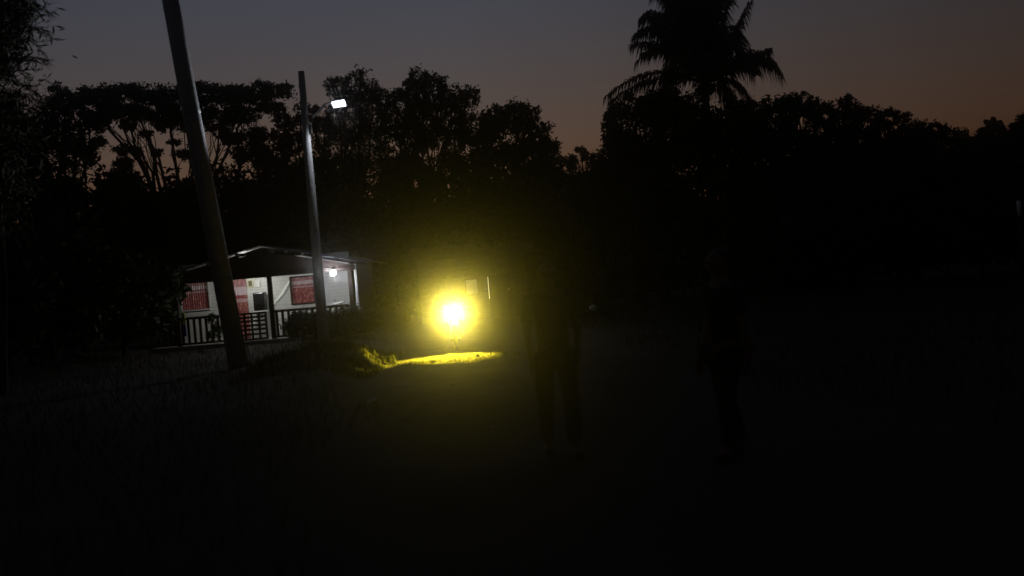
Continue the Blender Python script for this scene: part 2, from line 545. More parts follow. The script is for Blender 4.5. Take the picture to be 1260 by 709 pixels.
# understory shrubs closing the dark band below the crowns
under = [
    (150, 262, 46, 38, 'shrub mass under the flat-topped tree, left part'),
    (215, 268, 44, 39, 'shrub mass under the flat-topped tree, behind the house ridge'),
    (285, 266, 46, 41, 'shrub mass left of the street lamp pole, above the house roof'),
    (350, 270, 44, 41, 'shrub mass crossed by the street lamp pole'),
    (425, 275, 46, 40, 'shrub mass right of the street lamp pole'),
    (500, 280, 48, 40, 'shrub mass above and left of the yellow headlight'),
    (580, 275, 50, 39, 'shrub mass straight above the yellow headlight'),
    (655, 278, 50, 38, 'shrub mass behind the head of the nearer-left person'),
    (735, 270, 50, 38, 'shrub mass below the open sky gap'),
    (815, 275, 52, 37, 'shrub mass below the big tree left of the palm trunk'),
    (895, 270, 52, 36, 'shrub mass behind the right-hand person'),
    (975, 262, 50, 44, 'shrub mass behind the dim house with pale cloths'),
    (1050, 255, 52, 37, 'shrub mass right of the dim house'),
    (1130, 250, 52, 37, 'shrub mass under the dip of the right-hand row'),
    (1210, 245, 52, 36, 'shrub mass left of the pale-sleeved post'),
    (1300, 240, 60, 34, 'shrub mass beyond the right edge'),
    (60, 330, 60, 30, 'shrub mass at the far left beside the house'),
    (-20, 340, 60, 27, 'shrub mass at the left edge of the frame'),
    (150, 350, 50, 31, 'tall shrub left of the house porch'),
]
for px, py, rp, D, lb in under:
    hz = 335 - (px - 630) * .084
    cl = [(px, py, rp), (px - rp * .7, py + 25, rp * .8), (px + rp * .7, py + 22, rp * .8), (px - rp * .4, hz - 15, rp * .8), (px + rp * .5, hz - 12, rp * .8), (px, hz + 5, rp * .7)]
    if D > 35:
        cl += [(px + random.uniform(-20, 20), py - rp * .6, rp * .6)]
    tree('shrub', lb, 'shrub', D, px, cl, leaf=.3, dens=1.3, group='shrubs under the tree line', trunk_r=.12, twig=2)

# far wood
n = 50000
n = 110000
P = np.stack([rng.uniform(-110, 110, n), 72 + rng.normal(size=n) * 3.0, rng.uniform(0.0, 1, n)], -1)
P[:, 2] = P[:, 2] ** .8 * (8.0 + .7 * np.sin(P[:, 0] * .31) + .8 * np.sin(P[:, 0] * .93))
V, Fq = leaf_quads(P, .42, .7)
fwd = nparr_mesh('distant_wood', V, Fq, M['leaf'])
tag(fwd, 'dark wood far behind the houses reading as one mass', 'wood', kind='stuff')


# feathery tree at left edge
def feathery():
    D = 20
    b = at(-8, 400, D); b.z = 0
    root = empty('casuarina_tree', b, 'feathery tree with drooping needle sprays at the upper left edge', 'tree')
    tb = MB()
    top = at(-12, -110, D) - b
    tr = limb(tb, (0, 0, -.1), top, .16, .05, .05, 8)
    P, Dr = [], []
    L = top.length
    for k in range(150):
        t = random.uniform(.30, 1.0)
        st = Vector((0, 0, 0)).lerp(top, t)
        az = random.uniform(0, 2 * math.pi)
        ln = random.uniform(.7, 1.5) * (1.0 if t > .68 else .75) * (1.1 if t > .85 else 1)
        d = Vector((math.cos(az), math.sin(az), random.uniform(.05, .5))).normalized()
        pts = []
        for i in range(6):
            u = i / 5
            pts.append(st + d * ln * u + Vector((0, 0, -.38 * ln * u * u)))
        tb.tube(pts, [.016 * (1 - u * .8) for u in (0, .2, .4, .6, .8, 1)], n=4)
        for i in range(34):
            u = random.uniform(.15, 1) 
            j = min(int(u * 5), 4)
            p = pts[j].lerp(pts[j + 1], u * 5 - j)
            dd = (pts[j + 1] - pts[j]).normalized() * .8 + Vector((random.gauss(0, .35), random.gauss(0, .35), random.gauss(-.15, .3)))
            for q in range(2):
                P.append(tuple(p + dd * .1 * q)); Dr.append(tuple(dd.normalized()))
    V, Fq = leaf_quads(np.array(P), .24, .07, np.array(Dr))
    P2 = []
    for k in range(56):
        c = Vector((0, 0, 0)).lerp(top, random.uniform(.4, 1)) + Vector((random.uniform(-.5, .62), random.uniform(-.5, .5), 0))
        P2.append(np.array(c) + rng.normal(size=(260, 3)) * .26)
    V2, F2 = leaf_quads(np.concatenate(P2), .2, .16)
    nparr_mesh('crown', np.concatenate([V, V2]), np.concatenate([Fq, F2 + len(V)]), M['leaf2'], root)
    tb.build('trunk', M['bark'], root)


feathery()


# coconut palm
def palm(name, label, D, crown_px, base_px, fronds, ll=.62, extra=10, trunk_r=.17, fl=3.2, seed=3):
    rd = random.Random(seed)
    b = at(base_px, 380, D); b.z = 0
    root = empty(name, b, label, 'palm', 'palms')
    c = at(crown_px[0], crown_px[1], D) - b
    tb = MB()
    tb.tube([Vector((0, 0, -.1)), c * .3 + Vector((.15, 0, 0)), c * .65 + Vector((.12, 0, 0)), c], [trunk_r * 1.3, trunk_r, trunk_r * .85, trunk_r * .8], n=10)
    tb.build('trunk', M['bark'], root, smooth=True)
    nb_ = MB()
    for k in range(7):
        t = k * .9
        nb_.ball(c + Vector((math.cos(t) * .22, math.sin(t) * .22, -.2 - .05 * (k % 3))), .12 * ll / .62, sz=1.2, nu=8, nv=6)
    nb_.build('coconuts', M['leaf2'], root)
    paths = []
    for (mx, my, tx, ty, dy) in fronds:
        paths.append((c, at(mx, my, D + dy * .6) - b, at(tx, ty, D + dy) - b))
    for k in range(extra):
        az = 2 * math.pi * k / extra + rd.uniform(-.2, .2)
        el = rd.uniform(.45, 1.15)
        h = Vector((math.cos(az) * .55, math.sin(az), 0))
        mid = c + h * fl * .5 + Vector((0, 0, fl * .42 * el + .15))
        paths.append((c, mid, c + h * fl * (1.0 - .2 * el) + Vector((0, 0, fl * (.6 * el - .35)))))
    for (p0, p1, p2) in paths:
        fm = MB()
        pts = []
        N = 16
        for i in range(N + 1):
            t = i / N
            # curve through p1 at t=.5
            q = p1 * 2 - (p0 + p2) * .5
            pts.append(p0 * (1 - t) ** 2 + q * 2 * t * (1 - t) + p2 * t * t)
        fm.tube(pts, [.035 * (1 - .85 * i / N) * ll / .62 for i in range(N + 1)], n=4)
        for i in range(90):
            t = .1 + .9 * i / 89
            j = min(int(t * N), N - 1)
            p = pts[j].lerp(pts[j + 1], t * N - j)
            d = (pts[j + 1] - pts[j]).normalized()
            side = d.cross(Vector((0, 0, 1)))
            if side.length < .3:
                side = d.cross(Vector((0, 1, .2)))
            side.normalize()
            upv = side.cross(d)
            for sg in (-1, 1):
                L = ll * (math.sin(math.pi * (.12 + .8 * t)) ** .6) * rd.uniform(.8, 1.15)
                v = (side * sg * rd.uniform(.55, .9) + d * rd.uniform(.5, .8) + upv * rd.uniform(-.05, .2)).normalized()
                a1 = p + v * L * .5
                a2 = p + v * L * .85 + Vector((0, 0, -L * rd.uniform(.35, .95)))
                wv = d * .028
                k0 = len(fm.v)
                fm.v += [tuple(p - wv), tuple(p + wv), tuple(a1 + wv), tuple(a1 - wv), tuple(a2)]
                fm.f += [(k0, k0 + 1, k0 + 2, k0 + 3), (k0 + 3, k0 + 2, k0 + 4)]
        fm.build('frond', M['leaf2'], root)
    return root


palm('coconut_palm', 'tall coconut palm with arching fronds against the dusk sky', 42, (868, 104), 872, [
    (822, 62, 779, 56, .4), (822, 42, 795, 22, -.8), (838, 26, 822, -18, .7), (806, 90, 747, 118, .3), (812, 97, 752, 124, -.4), (852, 30, 850, -30, -.4),
    (868, 20, 868, -34, .5), (880, 36, 892, -22, -.6), (900, 50, 922, 4, .3), (903, 82, 945, 62, -1.2), (920, 66, 962, 96, .2),
    (900, 100, 925, 128, -.7), (905, 78, 930, 92, 1.1),  (852, 48, 830, 6, 1.6), (885, 60, 905, 40, 1.5),
    (860, 50, 846, 0, -1.6), (848, 50, 818, 0, 0), (843, 56, 806, 30, -.6), (862, 45, 858, -30, .2), (876, 45, 884, -25, .3), (884, 52, 898, -5, -.3), (840, 66, 792, 66, .2), (824, 30, 790, 22, .1), (832, 18, 806, -8, -.3), (840, 10, 822, -30, .4), (846, 14, 836, -30, -.2), (818, 46, 782, 44, -.1), (828, 50, 790, 38, .9), (890, 112, 905, 145, .6), (845, 40, 812, 20, -.3), (835, 54, 785, 75, -.2), (872, 40, 878, -25, .9), (850, 60, 815, 45, .6), (893, 60, 913, 20, 0), (910, 75, 950, 78, .2), (858, 45, 836, -12, .4)], ll=.95, extra=10, fl=3.6)
palm('coconut_palm', 'tiny distant palm poking above the right-hand tree row', 60, (1221, 166), 1222, [
    (1212, 158, 1204, 160, 0), (1217, 153, 1213, 148, .5), (1222, 153, 1222, 145, 0), (1227, 156, 1232, 152, -.5), (1230, 160, 1237, 165, 0), (1212, 165, 1207, 173, 0)], ll=.4, extra=5, fl=1.2, seed=8)


# ------------------------------------------------------------------ poles
def left_pole():
    D = 21.5
    p0 = at(275, 350, D); p1 = at(209.5, 0, D)
    dirv = (p1 - p0).normalized()
    b0 = p0 - dirv * (p0.z / dirv.z)
    root = empty('utility_pole', b0, 'thick concrete pole leaning left, nearest to the camera', 'pole', 'poles along the lane')
    top = b0 + dirv * 9.5
    MB().tube([b0 - b0 - dirv * .2, (top - b0) * .5, top - b0], [.215, .192, .165], n=32).build('shaft', M['concrete'], root, smooth=True)
    for h in (2.0, 5.6, 7.9):
        c = dirv * h
        MB().tube([c - dirv * .02, c + dirv * .02], .217 - h * .0053 + .004, n=32).build('steel_band', M['metal'], root)
    # ground wire clipped to the right-hand side of the foot
    s = Vector((1, 0, 0))
    w_ = MB().tube([dirv * .05 + s * .27, dirv * .25 + s * .265, dirv * .45 + s * .255, dirv * .6 + s * .245], .012, n=6)
    w_.build('ground_wire', M['chrome'], root)


left_pole()


def lamp_pole():
    D = 25.0
    p_low, p_top = at(392, 345, D), at(370.5, 88, D)
    b0 = Vector((p_low.x, D, 0))
    root = empty('street_lamp', b0, 'concrete pole carrying the lit white street lamp in front of the house', 'street lamp', 'poles along the lane')
    tp = p_top - b0
    MB().tube([(0, 0, -.2), tp * .5, tp], [.145, .112, .08], n=20).build('pole', M['concrete'], root, smooth=True)
    lc = at(417, 128, D + .22) - b0
    ax = at(382, 158, D) - b0
    arm = MB().tube([ax, ax + Vector((.1, -.03, .28)), lc + Vector((-.35, .03, .03)), lc + Vector((-.12, 0, .03))], .03, n=8)
    arm.build('arm', M['metal'], root, smooth=True)
    MB().box(ax.x - .12, ax.x + .03, ax.y - .04, ax.y + .08, ax.z - .12, ax.z + .1).build('bracket', M['metal'], root, bevel=.01)
    rot = Matrix.Rotation(R(-42), 3, 'X') @ Matrix.Rotation(R(-7), 3, 'Y')
    rot = Matrix.Rotation(R(-4), 3, 'Y') @ Matrix.Rotation(R(-38), 3, 'X')
    MB().box(lc.x - .17, lc.x + .17, lc.y - .11, lc.y + .11, lc.z + .012, lc.z + .06, rot, lc).build('lamp_housing', M['metal'], root, bevel=.012)
    MB().box(lc.x - .155, lc.x + .155, lc.y - .095, lc.y + .095, lc.z - .002, lc.z + .01, rot, lc).build('led_panel', M['led'], root)
    ld = bpy.data.lights.new('street_lamp_light', 'SPOT')
    ld.energy = 120
    ld.color = (.82, .88, 1.0)
    ld.spot_size = R(112)
    ld.spot_blend = .45
    ld.shadow_soft_size = .1
    lo = bpy.data.objects.new('street_lamp_light', ld)
    COL.objects.link(lo)
    lo.parent = root
    lo.location = lc + rot @ Vector((0, 0, -.12))
    lo.rotation_euler = (R(-12), 0, 0)
    ld = bpy.data.lights.new('street_lamp_side_light', 'SPOT')
    ld.energy = 420; ld.color = (.82, .88, 1.0); ld.spot_size = R(46); ld.spot_blend = .6; ld.shadow_soft_size = .1
    l2 = bpy.data.objects.new('street_lamp_side_light', ld)
    COL.objects.link(l2)
    l2.parent = root
    l2.location = lo.location
    l2.rotation_euler = Vector((-.7, -.7, -.02)).to_track_quat('-Z', 'Y').to_euler()


lamp_pole()


# ------------------------------------------------------------------ main house
YW, YP = 33.6, 31.6          # wall plane, porch front plane


def hx(px, py, D): return at(px, py, D).x


def house():
    xl, xr = hx(218, 380, YW), hx(433, 360, YW)
    pk = at(322, 303, YP)
    er, el_ = at(439, 321, YP), at(205, 340, YP)
    b = Vector(((xl + xr) / 2, YW, 0))
    root = empty('porch_house', b, 'small white board house with a lit front porch under a low gabled metal roof', 'house')

    def loc(v): return v - b
    X0, X1 = xl - b.x, xr - b.x
    # front wall of lapped boards with openings
    win1 = (hx(223, 364, YW) - b.x, hx(257, 364, YW) - b.x, at(240, 381, YW).z, at(240, 347.5, YW).z)
    door = (hx(286, 365, YW) - b.x, hx(305, 365, YW) - b.x, .15, at(296, 343, YW).z)
    win2 = (hx(359, 357, YW) - b.x, hx(386.5, 357, YW) - b.x, at(372, 373, YW).z, at(372, 341, YW).z)
    ops = [win1, door, win2]
    wb = MB()
    z, h = .12, .115
    while z < 2.75:
        z1 = min(z + h - .004, 2.8)
        segs = [(X0, X1)]
        for (a, c, lo, hi) in ops:
            if z1 > lo + .01 and z < hi - .01:
                ns = []
                for s0, s1 in segs:
                    if a > s0 and c < s1: ns += [(s0, a), (c, s1)]
                    else: ns.append((s0, s1))
                segs = ns
        for s0, s1 in segs:
            k = len(wb.v)
            wb.v += [(s0, -.022, z), (s1, -.022, z), (s1, -.004, z1), (s0, -.004, z1), (s0, .03, z), (s1, .03, z), (s1, .03, z1), (s0, .03, z1)]
            wb.f += [(k, k + 1, k + 2, k + 3), (k + 4, k + 7, k + 6, k + 5), (k, k + 4, k + 5, k + 1), (k + 3, k + 2, k + 6, k + 7), (k, k + 3, k + 7, k + 4), (k + 1, k + 5, k + 6, k + 2)]
        z += h
    for s, xx in ((0, X0), (1, X1)):
        x0, x1 = (xx, xx + .08) if s == 0 else (xx - .08, xx)
        wb.box(x0, x1, .035, 5.6, .1, 2.6)
    wb.box(X0, X1, 5.5, 5.6, .1, 2.6)
    wb.build('wall', M['siding'], root)
    MB().box(X0 + .1, X1 - .1, .5, .55, .13, 2.7).build('inner_partition', M['wallbrown'], root)
    # windows and door with red curtains
    for i, (a, c, lo, hi) in enumerate(ops):
        nm = 'door' if i == 1 else 'window'
        fr = MB()
        t = .045
        fr.box(a - t, a, -.04, .05, lo - t, hi + t).box(c, c + t, -.04, .05, lo - t, hi + t)
        fr.box(a, c, -.04, .05, hi, hi + t)
        if i != 1:
            fr.box(a, c, -.055, .05, lo - t, lo)
            mid = (a + c) / 2
        fo = fr.build(nm, M['siding'] if i != 2 else M['darkwood'], root)
        cu = MB()
        N = 40
        k = len(cu.v)
        for j in range(N + 1):
            xx = a + (c - a) * j / N
            yy = .06 + .018 * math.sin(j * 1.9) + .008 * math.sin(j * .7)
            cu.v += [(xx, yy, lo + .005), (xx, yy, hi - .005)]
        for j in range(N):
            cu.f.append((k + 2 * j, k + 2 * j + 2, k + 2 * j + 3, k + 2 * j + 1))
        cu.build('curtain', M['curtain'], fo)
    # porch floor
    PY = YP - YW
    MB().box(X0 - .25, X1 + .35, PY - .15, -.024, -.05, .12).build('porch_floor', M['floor'], root, bevel=.01)
    # roof: two corrugated slopes, ridge along Y
    P0 = loc(pk)
    for side, e in ((-1, loc(el_)), (1, loc(er))):
        rm = MB()
        ex = e.x; ez = e.z
        n = 150
        y0, y1 = PY - .35, 6.1
        th = .012
        k = len(rm.v)
        m_ = 60
        for j in range(n + 1):
            yy = y0 + (y1 - y0) * j / n
            wz = .014 * math.sin(yy * 2 * math.pi / .26)
            for (xx, zz) in ((P0.x, P0.z), (ex, ez)):
                rm.v += [(xx, yy, zz + wz + th), (xx, yy, zz + wz)]
        for j in range(n):
            q = k + 4 * j
            r_ = q + 4
            rm.f += [(q, r_, r_ + 2, q + 2), (q + 1, q + 3, r_ + 3, r_ + 1), (q + 2, r_ + 2, r_ + 3, q + 3)]
        rm.build('roof', M['roof'], root)
    # rafters, purlins under the sheets
    rf = MB()
    for yy in (PY + .08, -0.9, .1):
        for e in (loc(el_), loc(er)):
            a_ = Vector((P0.x, yy, P0.z - .07)); c_ = Vector((e.x, yy, e.z - .07))
            rf.tube([a_, c_], .035, n=4)
    rf.build('rafter', M['darkwood'], root)
    pur = MB()
    for t in (.25, .42, .55, .79):
        for e in (loc(el_), loc(er)):
            q = Vector((P0.x, 0, P0.z)).lerp(Vector((e.x, 0, e.z)), t)
            pur.box(q.x - .04, q.x + .04, PY - .2, 2, q.z - .09, q.z - .02)
    pur.build('purlin', M['darkwood'], root)
    # gable board panel, leaving a slit below the sheets
    gl, gr_ = loc(el_), loc(er)
    s = (P0.z - gr_.z) / (gr_.x - P0.x)
    zb = 2.14
    gap = .15
    gp = MB()
    xa, xb_ = X0 - .05, loc(at(438, 335, YP)).x
    zz = lambda x: P0.z - gap - s * abs(x - P0.x)
    gp.prism([(xa, zb), (xb_, zb), (xb_, zz(xb_)), (P0.x + .3, zz(P0.x + .3)), (P0.x, zz(P0.x) + .1), (P0.x - .5, zz(P0.x - .5) + .1), (P0.x - .52, zz(P0.x - .52)), (P0.x - .75, zz(P0.x - .75)), (P0.x - .77, zz(P0.x - .77) + .09), (xa, zz(xa) + .1)], PY + .0, PY + .03)
    gp.build('gable_panel', M['darkwood'], root)
    MB().box(xa, xb_, PY - .05, PY - .004, zb - .05, zb + .07).build('beam', M['darkwood'], root, bevel=.006)
    # posts
    for px in (217, 334, 434):
        q = loc(at(px, 380, YP)).x
        MB().box(q - .07, q + .07, PY - .01, PY + .12, .12, zb + .02).build('post', M['darkwood'], root, bevel=.008)
    q = loc(at(438.5, 365, YP + .1)).x
    MB().box(q - .04, q + .04, PY + .3, PY + .38, .12, 2.32).build('post', M['white'], root, bevel=.008)['label'] = 'slim white post at the right porch corner'
    # railing: left run, gate, right run
    zt, zl = 1.0, .2
    g0, g1 = loc(at(294, 400, YP)).x, loc(at(328, 400, YP)).x
    runs = [(X0 - .05, g0 - .03), (loc(at(338, 395, YP)).x, X1 + .2)]
    for (a, c) in runs:
        rl = MB()
        rl.box(a, c, PY - .04, PY + .03, zt - .05, zt + .03)
        rl.box(a, c, PY - .03, PY + .02, zl - .05, zl + .02)
        o = rl.build('railing', M['darkwood'], root, bevel=.006)
        k = a + .08
        while k < c - .05:
            MB().box(k - .04, k + .04, PY - .022, PY + .012, zl + .021, zt - .051).build('baluster', M['darkwood'], o)
            k += .19
    gt = MB()
    for zc in (.16, .32, .47, .60, .74, .86, .98):
        gt.box(g0, g1, PY - .05, PY - .025, zc - .03, zc + .035)
    for f_ in (0, .22, .48, .75, 1):
        q = g0 + (g1 - g0) * f_
        gt.box(q - .035, q + .035, PY - .024, PY, .14, .99)
    gt.build('gate', M['darkwood'], root)
    # porch lamp near the right end
    lp = loc(at(410, 336, YP - .17))
    lo = MB().ball(lp, .095, nu=18, nv=12).build('porch_lamp', M['bulb'], root, smooth=True)
    MB().tube([lp + Vector((0, 0, .09)), lp + Vector((0, 0, .2))], .02, n=8).build('lamp_holder', M['black'], lo)
    ld = bpy.data.lights.new('porch_light', 'POINT')
    ld.energy = 215; ld.color = (.9, .93, 1); ld.shadow_soft_size = .11
    l1 = bpy.data.objects.new('porch_light', ld); COL.objects.link(l1); l1.parent = root
    l1.location = lp + Vector((0, -.0, -.0))
    lo.visible_shadow = True
    # second weaker bulb added unseen behind the gable panel to even out the wall light
    lp2 = Vector((loc(at(316, 330, YW)).x, PY + .9, 2.27))
    MB().ball(lp2, .04, nu=12, nv=8).build('unseen_fill_bulb', M['bulb'], root, smooth=True)
    ld = bpy.data.lights.new('unseen_fill_light', 'POINT')
    ld.energy = 34; ld.color = (.98, .97, .93); ld.shadow_soft_size = .05
    l2 = bpy.data.objects.new('unseen_fill_light', ld); COL.objects.link(l2); l2.parent = root
    l2.location = lp2 + Vector((0, 0, -.07))
    return root, b


house_root, HB = house()

# bits on and around the porch
YF = YW - .035
o = empty('picture_frame', at(308.5, 354, YF), 'pale yellow framed picture hung beside the red door curtain', 'picture')
a = at(304.5, 354, YF) - o.location; c = at(312.5, 344.5, YF) - o.location
fr = MB()
W, H, t = .22, .27, .045
fr.box(-W / 2, W / 2, -.02, .0, 0, t).box(-W / 2, W / 2, -.02, 0, H - t, H).box(-W / 2, -W / 2 + t, -.02, 0, t, H - t).box(W / 2 - t, W / 2, -.02, 0, t, H - t)
fr.build('frame', M['frameyellow'], o)
MB().box(-W / 2 + t, W / 2 - t, -.008, 0, t, H - t).build('picture', M['olive'], o)

o = MB().box(-.08, .08, -.03, 0, 0, .2).build('wall_box', M['white'], bevel=.008)
o.location = at(317.5, 353.5, YF)
tag(o, 'small white box on the wall right of the framed picture', 'box')

# dark cabinet against the wall
cb = at(321, 380, YW - .32)
o = empty('cabinet', (cb.x, cb.y, .12), 'dark rounded cabinet on a white wall shelf beside the porch post', 'cabinet')
MB().box(-.19, .19, -.2, .2, .9, 1.52).build('body', M['black'], o, bevel=.05)
MB().box(-.13, .13, -.225, -.2, .99, 1.02).build('trim', M['chrome'], o)
MB().box(-.12, .15, -.22, -.2, 1.09, 1.11).build('trim', M['chrome'], o)
MB().box(-.24, .24, -.22, .29, .86, .9).build('shelf', M['white'], o)

# pale cord on the wall, glow added to outshine the boards, and pale hose on the rail
M['glowcord'] = mat('cord_with_added_glow', (.8, .8, .75), emit=(.9, 1, .85), es=.28)
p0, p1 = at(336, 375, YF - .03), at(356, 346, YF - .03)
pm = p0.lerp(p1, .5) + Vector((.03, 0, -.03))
o = MB().tube([p0 - p1, pm - p1, (pm - p1) * .5, Vector((0, 0, 0))], [.016, .034, .03, .016], n=8).build('wall_cord', M['glowcord'], smooth=True)
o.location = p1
tag(o, 'pale cord with an added glow slanting across the white wall left of the right window', 'rope light')
q = at(414, 375, YP - .02)
o = MB().tube([(-.22, 0, -.03), (-.1, 0, -.005), (.05, 0, .01), (.2, 0, .05)], .022, n=8).build('hose', M['white'], smooth=True)
o.location = q
o.location.z = max(q.z, 1.06)
tag(o, 'short pale hose lying along the porch rail below the lamp', 'hose')

o = empty('towel', at(225, 386, YP - .07), 'narrow yellow-green and blue towel hanging over the left end of the rail', 'towel')
tw = MB(); tw2 = MB()
for mb, z0, z1 in ((tw, -.36, .02), (tw2, -.72, -.362)):
    N = 8
    for j in range(N + 1):
        x = -.06 + .12 * j / N
        y = .012 * math.sin(j * 1.7)
        mb.v += [(x, y, z0), (x, y, z1), (x, y + .012, z0), (x, y + .012, z1)]
    for j in range(N):
        k = 4 * j
        mb.f += [(k, k + 4, k + 5, k + 1), (k + 2, k + 3, k + 7, k + 6), (k + 1, k + 5, k + 7, k + 3), (k, k + 2, k + 6, k + 4)]
    mb.f += [(0, 1, 3, 2), (4 * N, 4 * N + 2, 4 * N + 3, 4 * N + 1)]
tw.build('upper_half', M['yellowcloth'], o)
tw2.build('lower_half', M['bluecloth'], o)

# garden bushes in front of the railing
for px, top, rp, lb in ((369, 387, 14, 'bushy plant in front of the rail under the right window'), (392, 384, 15, 'bushy plant at the foot of the lamp pole before the rail'),
                        (425, 380, 15, 'bushy plant before the right end of the porch rail'), (448, 392, 13, 'bushy plant just off the right porch corner'), (405, 398, 15, 'low bushy plant between the two taller ones by the rail')):
    tree('garden_bush', lb, 'bush', 30.2, px, [(px, top + rp * .9, rp), (px - 7, top + 30, rp), (px + 8, top + 32, rp)], leaf=.07, dens=1.6, group='bushes before the porch', trunk_r=.025, twig=5)
tree('garden_bush', 'thin trailing plant climbing the left railing', 'bush', 31.0, 262, [(260, 392, 6), (268, 402, 7), (264, 414, 8)], leaf=.06, dens=.6, group='bushes before the porch', trunk_r=.012, twig=5)


# ------------------------------------------------------------------ other houses
def back_house(label, D, px0, px1, wall_h, ridge, parts):
    x0, x1 = hx(px0, 345, D), hx(px1, 345, D)
    b = Vector(((x0 + x1) / 2, D, 0))
    root = empty('village_house', b, label, 'house', 'dim houses behind')
    w2 = (x1 - x0) / 2
    wb = MB()
    z = 0
    while z < wall_h:
        wb.box(-w2, w2, -.02, .04, z, min(z + .19, wall_h)); z += .2
    wb.box(-w2, -w2 + .05, .041, 4.5, 0, wall_h).box(w2 - .05, w2, .041, 4.5, 0, wall_h).box(-w2, w2, 4.5, 4.55, 0, wall_h)
    wb.build('wall', M['wallbrown'], root)
    for sg in (-1, 1):
        r = MB()
        yr = 2.25
        y_e = -.7 if sg < 0 else 5.2
        n = 60
        for j in range(n + 1):
            xx = -w2 - .35 + (2 * w2 + .7) * j / n
            o_ = .012 * math.sin(j * 1.6)
            r.v += [(xx, yr, ridge + o_), (xx, y_e, wall_h - .05 + o_), (xx, yr, ridge + o_ - .012), (xx, y_e, wall_h - .062 + o_)]
        for j in range(n):
            k = 4 * j
            r.f += [(k, k + 1, k + 5, k + 4), (k + 2, k + 6, k + 7, k + 3), (k + 1, k + 3, k + 7, k + 5)]
        r.build('roof', M['roof2'], root)
    for xx in (-w2, w2 - .05):
        g_ = MB()
        k = len(g_.v)
        g_.v += [(xx, .04, wall_h), (xx, 4.5, wall_h), (xx, 2.25, ridge - .05), (xx + .05, .04, wall_h), (xx + .05, 4.5, wall_h), (xx + .05, 2.25, ridge - .05)]
        g_.f += [(k, k + 1, k + 2), (k + 3, k + 5, k + 4), (k, k + 3, k + 4, k + 1), (k + 1, k + 4, k + 5, k + 2), (k + 2, k + 5, k + 3, k)]
        g_.build('gable', M['wallbrown'], root)
    parts(root, b)
    return root


M['roof2'] = mat('rusty_roof', (0.10, 0.07, 0.05), 0.8, var=.5, scale=3)


def parts2(root, b):
    D = 36 - .03
    a, c = at(573, 345, D) - b, at(588, 361, D) - b
    fo = MB().box(a.x - .04, c.x + .04, -.05, -.024, c.z - .04, c.z).box(a.x - .04, c.x + .04, -.05, -.024, a.z, a.z + .04) \
        .box(a.x - .04, a.x, -.05, -.024, c.z, a.z).box(c.x, c.x + .04, -.05, -.024, c.z, a.z).build('window', M['darkwood'], root)
    MB().box(a.x, c.x, -.035, -.024, c.z, a.z).build('pane', M['litcurtain'], fo)
    s0, s1 = at(600, 341, D) - b, at(602.6, 368, D) - b
    do = MB().box(s1.x + .01, s1.x + .8, -.05, -.023, .05, s0.z + .05).build('door', M['darkwood'], root)
    MB().box(s0.x, s1.x, -.045, -.024, s1.z, s0.z).build('lit_gap', M['litslit'], do)
    MB().box(s1.x + .7, s1.x + .74, -.075, -.05, .95, 1.05).build('handle', M['metal'], do)


back_house('low dark house behind the yellow headlight with a bright slit at its door', 36, 515, 648, 2.3, 3.0, parts2)


def parts3(root, b):
    D = 41 - .03
    a, c = at(948, 305, D) - b, at(972, 330, D) - b
    fo = MB().box(a.x - .04, c.x + .04, -.05, -.024, c.z - .04, c.z).box(a.x - .04, c.x + .04, -.05, -.024, a.z, a.z + .04) \
        .box(a.x - .04, a.x, -.05, -.024, c.z, a.z).box(c.x, c.x + .04, -.05, -.024, c.z, a.z).build('window', M['darkwood'], root)
    MB().box(a.x, c.x, -.035, -.024, c.z, a.z).build('pane', M['glass'], fo)
    s = at(1010, 320, D) - b
    MB().box(s.x, s.x + .8, -.05, -.023, .05, 2.0).build('door', M['darkwood'], root)


back_house('dim unlit house at the right with a small dark window and hanging cloths', 41, 925, 1045, 2.5, 3.3, parts3)

for px, w_, top, bot, lb in ((988, .16, 306, 345, 'long pale cloth hanging on the dim house at right'), (996, .2, 303, 333, 'shorter pale cloth beside the long one on the dim house')):
    p = at(px, top, 40.6)
    q = at(px, bot, 40.6)
    mb = MB()
    N = 12
    for j in range(N + 1):
        x = -w_ + 2 * w_ * j / N
        y = .03 * math.sin(j * 1.4)
        mb.v += [(x, y, q.z - p.z + .04 * math.sin(j)), (x * .8, y * .5, 0), (x, y + .01, q.z - p.z + .04 * math.sin(j)), (x * .8, y * .5 + .01, 0)]
    for j in range(N):
        k = 4 * j
        mb.f += [(k, k + 4, k + 5, k + 1), (k + 2, k + 3, k + 7, k + 6), (k + 1, k + 5, k + 7, k + 3), (k, k + 2, k + 6, k + 4)]
    o = mb.build('hanging_cloth', M['cloth'])
    o.location = (p.x, p.y, p.z)
    tag(o, lb, 'cloth', 'cloths on the dim house')

# post with pale sleeve at right edge
D = 24.0
p = at(1254, 256, D)
o = empty('marker_post', (p.x, D, 0), 'thin dark post with a pale sleeve near its top at the right edge', 'post')
zt = at(1253, 247, D).z; zb_ = at(1254.5, 266, D).z
MB().tube([(0, 0, -.1), (0, 0, zt + .1)], .035, n=10).build('shaft', M['darkwood'], o, smooth=True)
MB().tube([(0, 0, zb_), (0, 0, zt)], .05, n=12).build('sleeve', M['white'], o, smooth=True)

